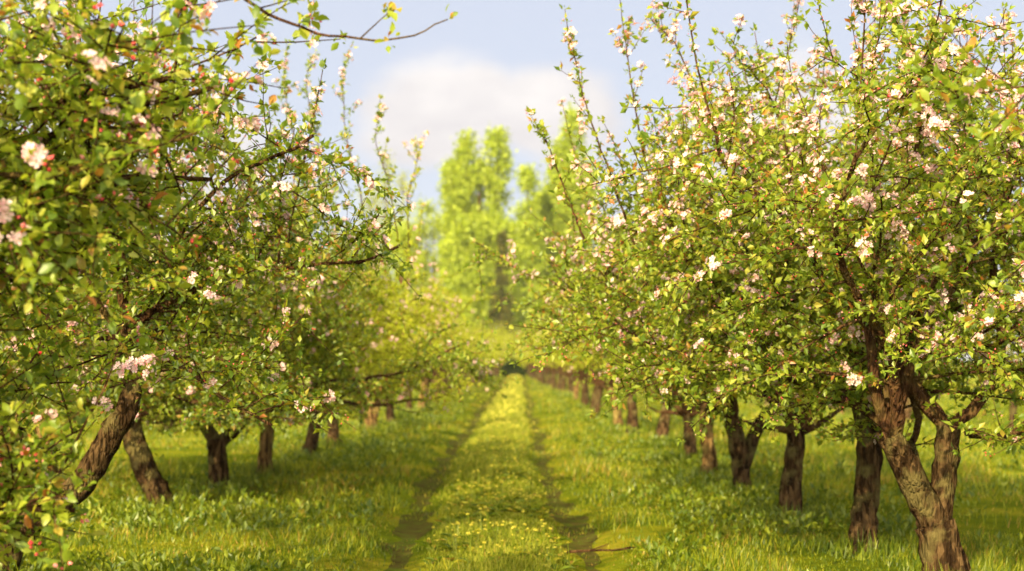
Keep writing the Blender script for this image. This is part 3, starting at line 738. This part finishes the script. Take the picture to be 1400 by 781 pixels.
put_tall("poplar_tree", "small pointed poplar in the gap between two taller ones", "poplar tree", x, D-3, poplar(63, hh, 3, [(0, 0, hh, 1.7), (.3, .4, hh*.75, 2.6), (-.6, .2, hh*.6, 3.0)], n=15000, lsize=.5), G2)
x, hh = tall_at(590, 275, D)
put_tall("poplar_tree", "lower broad poplar at the left foot of the two-topped one", "poplar tree", x, D+6, poplar(64, hh, 5, [(-1, 0, hh, 2.4), (1.6, .4, hh*.92, 2.2), (-3.4, 0, hh*.86, 2.6)], n=13000), G2)
x, hh = tall_at(1080, 178, 120)
put_tall("poplar_tree", "green treetop just showing above the right apple crowns", "poplar tree", x, 120, poplar(65, hh, 4, [(0, 0, hh, 2.0), (1, .4, hh*.85, 2.0), (-1, .4, hh*.8, 2.0)], n=9000), G2)
x, hh = tall_at(528, 212, D+40)
put_tall("willow_tree", "pale feathery tall tree behind the left crowns", "tree", x, D+40, poplar(66, hh, 6, [(0, 0, hh, 2.2), (2.5, .5, hh*.9, 2.6), (-2.5, .5, hh*.86, 2.4)], m='leaf_far', n=5000, lsize=.4))
# hedgerow trees of the same wood standing low behind
for i, (px, py, dd) in enumerate(((470, 330, 215), (540, 318, 226), (840, 300, 222), (905, 320, 218), (985, 310, 228), (400, 320, 224), (640, 300, 240), (720, 310, 236), (780, 305, 238))):
    x, hh = tall_at(px, py, dd)
    if i < 2: mesh_b = poplar(70+i, hh, 6, [(0, 0, hh, 3.6), (3, .5, hh*.85, 3.0), (-3, .5, hh*.8, 3.0)], n=9000, lsize=.5)
    keepm = mesh_b
    put_tall("broadleaf_tree", "rounded yellow-green tree in the belt behind the orchard", "tree", x, dd, keepm, "belt of trees behind the orchard")

def spruce(seed, height, rad, n=7000):
    rng = np.random.default_rng(seed); tr = Soup()
    tr.tube(np.array([(0,0,-.3), (0,.05,height*.5), (0,0,height)]), [height*.018, height*.01, .02], 7)
    pts = []; dd = []
    for b in range(150):
        z = height*(.06 + .94*rng.random()**1.2); r_ = rad*(1 - z/height)*rng.uniform(.7, 1.15) + .15
        a = rng.random()*6.28; k_ = n//150; u = rng.random(k_)**.7
        P = np.stack((math.cos(a)*r_*u, math.sin(a)*r_*u, z - .35*r_*u**1.5 + rng.normal(0, .12, k_)), -1) + rng.normal(0, .12, (k_, 3))
        pts.append(P); dd.append(np.tile((math.cos(a), math.sin(a), -.4), (k_, 1)))
    p = np.concatenate(pts); d = nrm(np.concatenate(dd) + rng.normal(0, .5, p.shape)); nn, yy_ = frame(d, rng)
    cr = Soup(); cr.scatter(LEAF_LO, p, d, yy_*.6, nn, .5*rng.uniform(.6, 1.3, len(p)))
    return tr.mesh("trunk", [M['bark']], True), None, cr.mesh("crown", [M['spruce']])
x, hh = tall_at(686, 318, 196)
put_tall("spruce_tree", "dark narrow evergreen at the foot of the two-topped poplar", "spruce tree", x, 196, spruce(81, hh, 2.4))

# dark bush closing the path
rng = np.random.default_rng(91)
t = thing("bush", "low dark rounded bush at the far end of the path", "bush", (at(700, 510, 158)[0], 158, -.05))
P = rng.normal(0, 1, (5200, 3)); P = nrm(P)*rng.random((5200, 1))**.4*np.array((1.25, 1.0, 1.0)); P[:, 2] = np.abs(P[:, 2])*1.75; P[:, 0] *= (1.15 - .32*P[:, 2]); P += rng.normal(0, .08, P.shape)
d = nrm(rng.normal(0, 1, P.shape) + P*.4); nn, yy_ = frame(d, rng)
S = Soup(); S.scatter(LEAF_LO, P, d, yy_, nn, .16*rng.uniform(.6, 1.3, len(P))); link("foliage", S.mesh("foliage", [M['bush']]), t)
S = Soup()
for q in range(7): S.tube(curve((rng.normal(0,.15), rng.normal(0,.15), -.1), azel(rng.random()*6.28, rng.uniform(.8, 1.4)), 1.3, 5, rng), np.linspace(.035, .01, 6), 5)
link("stem", S.mesh("stem", [M['twig']], True), t)

# ------------------------------------------------------------------ small things on the ground
def dandelion(seed):
    r = np.random.default_rng(seed); S = Soup(); hgt = r.uniform(.10, .20)
    S.tube(curve((0, 0, -.01), (r.normal(0,.1), r.normal(0,.1), 1), hgt, 4, r, wob=.1), [.003]*5, 4, m=0)
    top = S.V[-1][-4:].mean(0)
    a = r.random(34)*6.28; e = r.uniform(.1, 1.3, 34)
    z = np.stack((np.cos(a)*np.cos(e), np.sin(a)*np.cos(e), np.sin(e)), -1); nn, yy_ = frame(z, r)
    S.scatter(LEAF_LO, np.tile(top, (34, 1)), z, yy_*.9, nn, r.uniform(.010, .018, 34), 1)
    a = r.random(5)*6.28; z = nrm(np.stack((np.cos(a), np.sin(a), np.full(5, .35)), -1)); nn, yy_ = frame(z, r, j=.2)
    S.scatter(LEAF_HI, np.zeros((5, 3)), z, yy_*.5, nn, r.uniform(.08, .14, 5), 0)
    return S.mesh("dandelion", [M['grass'], M['yellow']])
DAND = [dandelion(100 + i) for i in range(5)]
r = np.random.default_rng(7)
cnt = 0; proto = None; spots = []
while len(spots) < 300:
    d = 11.9*(30/11.9)**r.random(); x = path_c(d) + r.normal(.08, .5)
    if abs(x - path_c(d)) > 1.0 or track_dist(np.array([x]), np.array([d]))[0] < .2: 
        continue
    if vnoise(np.array([x*1.6 + 50]), np.array([d*1.0]))[0] < .3: continue
    spots.append((float(x), float(d)))
for i, (x, d) in enumerate(spots):
    o = bpy.data.objects.new("dandelion", DAND[i % 5]) if proto is None else proto.copy()
    if proto is None: proto = o
    o.data = DAND[i % 5]; COL.objects.link(o)
    o.location = (x, d, gzf(x, d)); o.rotation_euler = (0, 0, r.random()*6.28); s_ = r.uniform(.8, 1.35); o.scale = (s_, s_, s_)
    o['label'] = "small yellow dandelion in the grassy strip between the wheel tracks"; o['category'] = "dandelion"; o['group'] = "dandelions between the wheel tracks"
# the flowers further along the strip run together
n_ = 800; d = 34*(165/34)**r.random(n_); x = path_c(d) + np.clip(r.normal(0, .36, n_), -.8, .8)
S = Soup(); z = nrm(np.stack((r.normal(0, .3, n_), r.normal(-.3, .3, n_), np.ones(n_)), -1)); xx, yy_ = frame(z, r, up=(1, 0, 0), j=.3)
FL = tmpl([(math.cos(k_*math.pi/3), math.sin(k_*math.pi/3), 0) for k_ in range(6)] + [(0, 0, .5)], [(k_, (k_+1) % 6, 6) for k_ in range(6)])
S.scatter(FL, np.stack((x, d, gz(x, d) + r.uniform(.08, .20, n_)), -1), xx, yy_, z, .014*(d/26)**.5*r.uniform(.7, 1.3, n_))
o = link("distant_dandelions", S.mesh("distant_dandelions", [M['yellow']])); o['kind'] = 'stuff'; o.name = "flower_carpet"

# fallen stick by the right track
S = Soup(); rs = np.random.default_rng(3)
b0 = at(775, 752, 13.6); b0[2] = gzf(b0[0], 13.6) + .03
P = curve(b0, (1, .12, .06), .62, 8, rs, wob=.12); P[:, 2] = np.maximum(P[:, 2], gz(P[:, 0], P[:, 1]) + .03)
S.tube(P, np.linspace(.013, .005, 9), 6, rough=.2, rng=rs)
for tt, a in ((.3, .5), (.6, -.5)):
    q, dd = lerp_at(P, tt); S.tube(curve(q, nrm(dd + np.array((0, a, .25))), .2, 4, rs, wob=.1), np.linspace(.006, .003, 5), 5)
st = link("fallen_stick", S.mesh("fallen_stick", [M['twig']], True)); st['label'] = "dry forked stick lying in the grass beside the right wheel track"; st['category'] = "stick"
print("leaves on near trees", NL, "objects", len(bpy.data.objects))

# ------------------------------------------------------------------ warm evening air
hz = bpy.data.materials.new("evening air"); hz.use_nodes = True; t = hz.node_tree; t.nodes.clear()
pv = t.nodes.new("ShaderNodeVolumePrincipled"); pv.inputs['Color'].default_value = (.95, .95, .93, 1); pv.inputs['Density'].default_value = .00013; pv.inputs['Anisotropy'].default_value = 0.0
o_ = t.nodes.new("ShaderNodeOutputMaterial"); t.links.new(pv.outputs[0], o_.inputs['Volume'])
S = Soup(); X0, X1, Y0, Y1, Z0, Z1 = -905, 905, -65, 2505, -1.6, 46
S.add([(X0,Y0,Z0), (X1,Y0,Z0), (X1,Y1,Z0), (X0,Y1,Z0), (X0,Y0,Z1), (X1,Y0,Z1), (X1,Y1,Z1), (X0,Y1,Z1)], np.concatenate(((0,3,2,1), (4,5,6,7), (0,1,5,4), (1,2,6,5), (2,3,7,6), (3,0,4,7))), [4]*6)
o = link("haze", S.mesh("haze", [hz])); o['kind'] = 'stuff'
